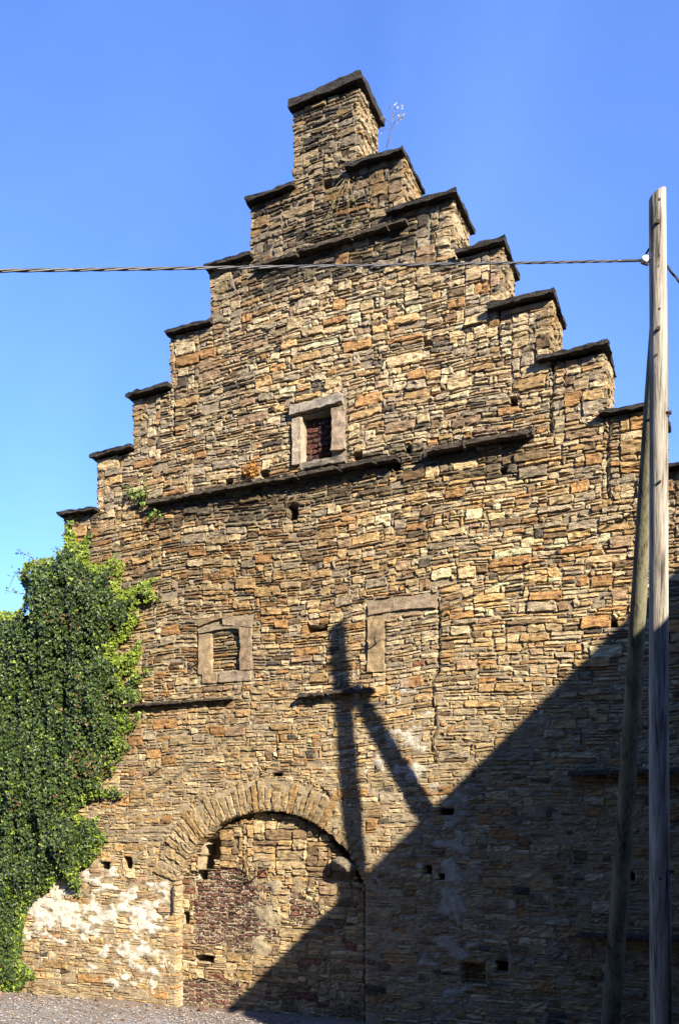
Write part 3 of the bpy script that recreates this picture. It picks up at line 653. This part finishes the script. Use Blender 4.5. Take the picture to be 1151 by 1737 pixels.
# ------------------------------------------------------------------ cables
def cable(name, A, B, sag, r, label, group=None, sleeve=True):
    root = empty(name, A); tag(root, label, 'cable', group); L = (B-A).length; n_ = int(L/.035); side = (B-A).normalized().cross(Vector((0, 0, 1))).normalized(); upv = side.cross((B-A).normalized())
    for s in range(3):
        pts = []
        for i in range(n_+1):
            q = i/n_; c = A.lerp(B, q)-Vector((0, 0, 4*sag*q*(1-q))); a = 2*math.pi*(q*L/.42+s/3); pts.append(c+(side*math.cos(a)+upv*math.sin(a))*r)
        tube('strand', pts, r*.95, M_cable if s else M_cabledark, root, 6)
    if sleeve:
        tube('sleeve', [A.lerp(B, q)-Vector((0, 0, 4*sag*q*(1-q))) for q in np.linspace(0, .28/L, 6)], [r*2.1, r*2.1, r*2.1, r*2.1, r*2.0, r*1.7], M_cabledark, root, 8)
    return root
ca0 = ia+Vector((-.055, -.012, 0)); cb0 = at(-260, 452, 4.3); cb0 = ca0+(cb0-ca0)*((-13.0-ca0.y)/(cb0.y-ca0.y))
cable('overhead_cable', ca0, cb0, .03, .0052, 'twisted grey cable running left across the whole sky and gable from the pole top')
e2 = wall(1356, 724); cable('overhead_cable', pp(443)+Vector((.06, .06, 0)), Vector((e2[0], -.03, e2[1])), .02, .0055, 'short dark cable dropping away to the right behind the pole', sleeve=False)

# ------------------------------------------------------------------ the house that throws the big shadow (outside the frame, right)
k_ = 9.43; ex, ey, ez = -5.98-k_*SUN_DIR.x, k_*-SUN_DIR.y, -.1-k_*SUN_DIR.z
NB = empty('neighbouring_house', (ex+7, -6.5, -.1)); tag(NB, 'neighbouring gabled house outside the frame on the right, whose shadow falls on the wall', 'house')
hw = 7.4; rz_ = ez+hw*.93; yb = ey; ey = yb+2.9
V = [(ex+.12, ey-.02, -.3), (ex+2*hw-.12, ey-.02, -.3), (ex+2*hw-.12, ey-.02, ez-.1), (ex+hw, ey-.02, rz_-.15), (ex+.12, ey-.02, ez-.1)]; nV = len(V); V += [(a, yb+.02, c) for a, _, c in V]
me = bpy.data.meshes.new('wall'); me.from_pydata(V, [], [(0, 1, 2, 3, 4), (9, 8, 7, 6, 5)]+[(i, (i+1) % 5, (i+1) % 5+5, i+5) for i in range(5)]); link('wall', me, M_plain, NB)
for s in (0, 1):
    xe = ex if s == 0 else ex+2*hw; P = [(ex+hw, ey, rz_), (xe, ey, ez), (xe, yb, ez), (ex+hw, yb, rz_)]; V = P+[(a, b, c-.1) for a, b, c in P]
    meshobj('roof', V, [(0, 1, 2, 3), (4, 5, 6, 7), (0, 1, 5, 4), (1, 2, 6, 5), (2, 3, 7, 6), (3, 0, 4, 7)], M_slate, NB)

# unseen building added behind the camera to block skylight and deepen the shade
YB = empty('skylight_blocker', (-4, -18, -.1)); tag(YB, 'long dark building added out of view behind the camera to block skylight', 'house')
slab('wall', -20, 9, -22, -13, -.3, 10.5, M_plain, YB, seg=1.2, rag=.01)
for y0_, y1_ in ((-22.4, -17.5), (-12.6, -17.5)):
    P = [(-20.4, y0_, 10.4), (9.4, y0_, 10.4), (9.4, y1_, 14.0), (-20.4, y1_, 14.0)]; V = P+[(a, b, c-.12) for a, b, c in P]
    meshobj('roof', V, [(0, 1, 2, 3), (4, 5, 6, 7), (0, 1, 5, 4), (1, 2, 6, 5), (2, 3, 7, 6), (3, 0, 4, 7)], M_slate, YB)

# ------------------------------------------------------------------ plants
IVY_LEAF = np.array([(0, 0, 0), (.42, -.08, .06), (.52, .30, .02), (.26, .42, .09), (0, 1.0, -.06), (-.26, .42, .09), (-.52, .30, .02), (-.42, -.08, .06)])-np.array((0, .3, 0))
IVY_F = np.array([(0, 1, 2), (0, 2, 3), (0, 3, 4), (0, 4, 5), (0, 5, 6), (0, 6, 7)])
def leaves(name, P, size, cols, mat, parent, out=(0, -1, .25), spread=.55, roll=.5, down=True):
    n_ = len(P); o = np.array(out)/np.linalg.norm(out); nrm = o+RNG.normal(0, spread, (n_, 3)); nrm /= np.linalg.norm(nrm, axis=1)[:, None]
    tip = np.tile((0, 0, -1.), (n_, 1))+RNG.normal(0, roll, (n_, 3)); tip -= (tip*nrm).sum(1)[:, None]*nrm; tip /= np.linalg.norm(tip, axis=1)[:, None]+1e-9
    sd_ = np.cross(tip, nrm); L = IVY_LEAF[None]*np.asarray(size)[:, None, None]
    V = P[:, None, :]+L[..., 0:1]*sd_[:, None]+L[..., 1:2]*tip[:, None]+L[..., 2:3]*nrm[:, None]
    F = (IVY_F[None]+(np.arange(n_)*8)[:, None, None]).reshape(-1, 3)
    return meshobj(name, V.reshape(-1, 3), F, mat, parent, np.repeat(cols, 8, 0), False)
def inpoly(x, y, poly):
    r = np.zeros(len(x), bool); n_ = len(poly)
    for i in range(n_):
        (x1, y1), (x2, y2) = poly[i], poly[(i+1) % n_]
        c = ((y1 > y) != (y2 > y)) & (x < (x2-x1)*(y-y1)/(y2-y1+1e-12)+x1); r ^= c
    return r
IV = [(-60, 1045), (40, 1037), (50, 1005), (38, 985), (48, 958), (95, 947), (112, 928), (114, 893), (133, 903), (138, 930), (150, 912), (158, 945), (163, 960), (176, 962), (200, 948), (217, 960), (213, 990), (206, 1005), (235, 1000), (250, 990), (268, 985), (264, 1000), (278, 1018), (250, 1028), (243, 1055),
      (225, 1080), (205, 1100), (203, 1118), (232, 1105), (245, 1090), (246, 1112), (230, 1140), (212, 1150), (215, 1165), (238, 1135), (258, 1138), (245, 1160), (225, 1170), (240, 1172), (246, 1180), (228, 1205), (215, 1215), (245, 1210), (232, 1228), (212, 1250), (220, 1268), (190, 1290), (205, 1305), (190, 1325), (213, 1350), (170, 1355), (150, 1362),
      (140, 1380), (155, 1392), (176, 1383), (172, 1400), (183, 1425), (172, 1450), (160, 1465), (142, 1475), (146, 1505), (128, 1512), (120, 1490), (105, 1490), (98, 1503), (75, 1520), (58, 1535), (50, 1560), (46, 1600), (42, 1630), (60, 1648), (52, 1665), (38, 1682), (10, 1688), (-60, 1690)]
POLY = [wall(u, v) for u, v in IV]
# distance inside the outline on the grid (for thickness)
gxx = np.arange(-10.5, -6.8, .03); gzz = np.arange(-.15, 6.8, .03); MX, MZ = np.meshgrid(gxx, gzz)
ins = inpoly(MX.ravel(), MZ.ravel(), POLY).reshape(MX.shape); DI = np.where(ins, 9., 0.)
for _ in range(30):
    p_ = np.pad(DI, 1, mode='edge'); DI = np.minimum(DI, np.minimum(np.minimum(p_[:-2, 1:-1], p_[2:, 1:-1]), np.minimum(p_[1:-1, :-2], p_[1:-1, 2:]))+.03)
ivy = empty('ivy', (-9.3, -.1, -.1)); tag(ivy, 'dense dark green ivy climbing the left end of the stone gable', 'ivy')
def ivy_pts(n_):
    x = RNG.uniform(-10.45, -7.0, n_); z = RNG.uniform(-.12, 6.75, n_); k = inpoly(x, z, POLY); x, z = x[k], z[k]
    d = DI[np.clip(((z+.15)/.03).astype(int), 0, len(gzz)-1), np.clip(((x+10.5)/.03).astype(int), 0, len(gxx)-1)]
    return x, z, d
x, z, d = ivy_pts(100000)
cl = vnoise(x*3.4, z*.95, 3, 51); cl2 = vnoise(x*7, z*3.0, 2, 52)
thk = np.minimum(.05+d*.55, .30)*(.35+1.1*cl)
keep = RNG.random(len(x)) < np.clip(.25+d*4+cl2*.6, .2, 1); keep &= ~((cl2 < .30) & (RNG.random(len(x)) < .8))
x, z, d, thk, cl, cl2 = [a[keep] for a in (x, z, d, thk, cl, cl2)]
y = -.04-thk*(.45+.55*RNG.random(len(x)))-.10*(cl2-.5)*(d > .15)
young = (d < .12+.1*vnoise(x*3, z*3, 2, 55)) & (RNG.random(len(x)) < np.where(z > 4.3, .85, .35)) | (RNG.random(len(x)) < .05)
base = np.array((.020, .036, .008))*RNG.uniform(.5, 1.7, (len(x), 1)); lite = np.array((.15, .20, .016))*RNG.uniform(.6, 1.3, (len(x), 1)); mid = np.array((.055, .090, .014))*RNG.uniform(.7, 1.3, (len(x), 1))
cols = np.where((RNG.random(len(x)) < .38)[:, None], mid, base); cols = np.where(young[:, None], lite, cols)
brn = (vnoise(x*2.5, z*2, 2, 57) > .74) & (RNG.random(len(x)) < .15); cols = np.where(brn[:, None], np.array((.12, .07, .028)), cols)
leaves('foliage', np.stack([x, y, z], 1), RNG.uniform(.026, .054, len(x)), cols, M_leaf, ivy, out=(.15, -1, .35), spread=.32)
n_s = 9000; zs = RNG.uniform(-.1, 5.0, n_s); ys = RNG.uniform(-.3, .7, n_s)
leaves('foliage', np.stack([-10.40-.20*RNG.random(n_s)*vnoise(ys*3, zs*2, 2, 60), ys, zs], 1), RNG.uniform(.03, .056, n_s), np.array((.022, .042, .009))*RNG.uniform(.5, 2.2, (n_s, 1)), M_leaf, ivy, out=(-1, -.1, .35), spread=.4)
# stems along the wall
def stem(pts, r, parent=ivy, mat=None): tube('stem', pts, [r*(1-.7*i/(len(pts)-1)) for i in range(len(pts))], mat or M_bark, parent, 6)
for pxs in ([(82, 1480), (92, 1400), (88, 1320), (75, 1250)], [(84, 1500), (112, 1430), (130, 1370), (150, 1300), (160, 1240)], [(82, 1500), (96, 1480), (120, 1440), (150, 1410), (176, 1386)], [(10, 1690), (5, 1500), (20, 1300), (40, 1150), (60, 1040), (70, 960)],
            [(150, 1360), (180, 1300), (210, 1240), (244, 1212)], [(120, 1250), (160, 1200), (200, 1130), (244, 1092)], [(150, 1100), (200, 1050), (245, 1012), (276, 1017)], [(110, 1150), (118, 1050), (122, 960), (122, 900)]):
    pts = []
    for i, (u, v) in enumerate(pxs): xx, zz = wall(u, v); pts.append((xx+random.uniform(-.02, .02), -.05-random.uniform(0, .04), zz))
    stem(pts, .02)
# young shoots feeling their way along the wall
for pxs in ([(205, 1045), (245, 1012), (279, 1018)], [(190, 1010), (235, 1000), (270, 984)], [(180, 1130), (215, 1118), (248, 1088)], [(170, 1190), (225, 1168), (262, 1136)], [(180, 1232), (220, 1212), (250, 1180)], [(190, 1260), (225, 1240), (248, 1208)],
            [(150, 980), (185, 962), (205, 945)], [(150, 960), (150, 930), (162, 905)], [(150, 1340), (190, 1348), (216, 1350)], [(120, 1400), (160, 1420), (188, 1424)], [(180, 1300), (205, 1290), (226, 1265)], [(120, 930), (122, 905), (126, 885)], [(100, 1480), (125, 1500), (140, 1516)], [(40, 1640), (55, 1650), (66, 1655)]):
    P = []
    for u, v in pxs: xx, zz = wall(u, v); P.append(Vector((xx, -.05, zz)))
    tube('stem', P, [.006, .004, .002], M_bark, ivy, 5)
    q = np.array([P[i].lerp(P[i+1], random.random())+Vector((random.gauss(0, .022*(2-i)+.008), -abs(random.gauss(0, .025)), random.gauss(0, .022*(2-i)+.01))) for i in range(2) for _ in range(34)])
    leaves('foliage', q, RNG.uniform(.024, .044, len(q)), np.array((.10, .16, .018))*RNG.uniform(.4, 1.3, (len(q), 1)), M_leaf, ivy, spread=.5)
# sprays reaching out over the sky
for pxs in ([(60, 985), (35, 975), (28, 968), (14, 1000)], [(70, 960), (52, 945), (40, 938), (30, 936)], [(60, 1000), (45, 1008), (25, 1005), (8, 1002)], [(110, 950), (100, 942), (98, 935), (96, 930)]):
    P = [Vector((wall(u, v, -.2)[0], -.2, wall(u, v, -.2)[1])) for u, v in pxs]; stem(P, .006)
    q = np.array([P[i].lerp(P[i+1], random.random())+Vector((random.gauss(0, .03), random.gauss(0, .05), random.gauss(0, .03))) for i in range(3) for _ in range(9)])
    leaves('foliage', q, RNG.uniform(.025, .045, len(q)), np.array((.09, .15, .03))*RNG.uniform(.6, 1.3, (len(q), 1)), M_leaf, ivy, spread=.9)
# weeds in the joints
def tuft(name, u, v, n_, hgt, spr, mat, label, cat, droop=.3, leafcol=None, leafn=0, lsize=(.03, .05), y0=-.06, up=1, rad=.002):
    x0, z0 = wall(u, v); root = empty(name, (x0, y0, z0)); tag(root, label, cat); tips = []
    Vv, Ff = [], []
    for i in range(n_):
        a = random.uniform(-1, 1); L = hgt*random.uniform(.5, 1.1); dx_ = a*spr; dy_ = -random.uniform(.0, .5)*spr
        P = [Vector((x0+random.uniform(-.02, .02), y0+.03, z0))+Vector((dx_*q, dy_*q, up*(L*q-droop*L*q*q))) for q in np.linspace(0, 1, 6)]; tips.append(P)
        for j in range(5):
            a0, a1 = P[j], P[j+1]; r_ = rad*(1-j/6); k = len(Vv)
            Vv += [a0+Vector((-r_, 0, 0)), a0+Vector((r_, 0, 0)), a0+Vector((0, -r_*1.5, 0)), a1+Vector((-r_, 0, 0)), a1+Vector((r_, 0, 0)), a1+Vector((0, -r_*1.5, 0))]
            Ff += [(k, k+1, k+4, k+3), (k+1, k+2, k+5, k+4), (k+2, k, k+3, k+5)]
    meshobj('stalks', [tuple(v_) for v_ in Vv], Ff, mat, root)
    if leafn:
        q = np.array([random.choice(t_[2:])+Vector((random.gauss(0, .025), random.gauss(0, .03), random.gauss(0, .03))) for t_ in tips for _ in range(leafn)])
        leaves('foliage', q, RNG.uniform(*lsize, len(q)), np.array(leafcol)*RNG.uniform(.5, 1.4, (len(q), 1)), M_leaf, root, spread=.9)
    return root
tuft('wall_shrub', 240, 866, 14, .42, .20, M_bark, 'small leafy green shrub rooted in the wall above the ivy, below the left steps', 'shrub', leafcol=(.10, .16, .022), leafn=11)
tuft('dry_grass', 322, 836, 14, .55, .22, M_dryleaf, 'dry straw coloured grass tuft left of the orange tuft on the long ledge', 'grass tuft', droop=.15)
tuft('orange_tuft', 430, 812, 60, .22, .12, M_orange, 'rusty orange dry tuft growing on the long ledge left of the upper window', 'grass tuft', leafcol=(.38, .18, .04), leafn=4, lsize=(.018, .03), rad=.003)
tuft('trailing_weed', 590, 300, 9, .62, .42, M_dryleaf, 'thin trailing weed with reddish and green leaves below the chimney top', 'weed', leafcol=(.10, .085, .02), leafn=12, lsize=(.015, .028), up=-1, droop=.1)
tuft('trailing_weed', 600, 405, 6, .35, .30, M_dryleaf, 'sparse greenish weed just above the topmost ledge', 'weed', leafcol=(.14, .15, .04), leafn=5, lsize=(.015, .028))
tuft('ledge_weed', 268, 868, 8, .15, .12, M_bark, 'little green sprig under the long ledge beside the leafy shrub', 'weed', leafcol=(.12, .2, .03), leafn=5, up=-1)
tuft('orange_tuft', 285, 1180, 14, .08, .10, M_orange, 'small rusty moss patch on the lower left ledge', 'moss', leafcol=(.34, .15, .04), leafn=3, lsize=(.015, .025))
tw = tuft('dry_twig', 655, 243, 1, .34, .10, M_bark, 'thin dry twig with pale seed heads standing on the first step right of the chimney', 'twig', leafcol=(.5, .48, .38), leafn=0, y0=.15, droop=0, rad=.004)
bx0, bz0 = wall(655, 243, .15); base_ = Vector((bx0, .15, bz0-.05)); top_ = base_+Vector((.10, 0, .42)); q = []
for f_, dx_, dz_ in ((.45, .12, .12), (.6, -.10, .13), (.75, .09, .10), (.9, -.05, .1), (1, .04, .05), (.6, .16, .05), (.5, -.14, .02)):
    a0 = base_.lerp(top_, f_); a1 = a0+Vector((dx_, 0, dz_)); tube('branch', [a0, a0.lerp(a1, .5)+Vector((0, 0, .01)), a1], .0022, M_bark, tw, 5)
    for _ in range(5): q.append(a1+Vector((random.gauss(0, .02), random.gauss(0, .02), random.gauss(0, .02))))
tube('branch', [base_, base_.lerp(top_, .5)+Vector((.01, 0, 0)), top_], .004, M_bark, tw, 5)
leaves('foliage', np.array([tuple(a) for a in q]), RNG.uniform(.02, .032, len(q)), np.tile((.3, .28, .21), (len(q), 1)), M_leaf, tw, spread=1.2)  # pale seed heads at the branch ends, built from the leaf shape

SC.render.engine = 'CYCLES'
SC.cycles.max_bounces = 6
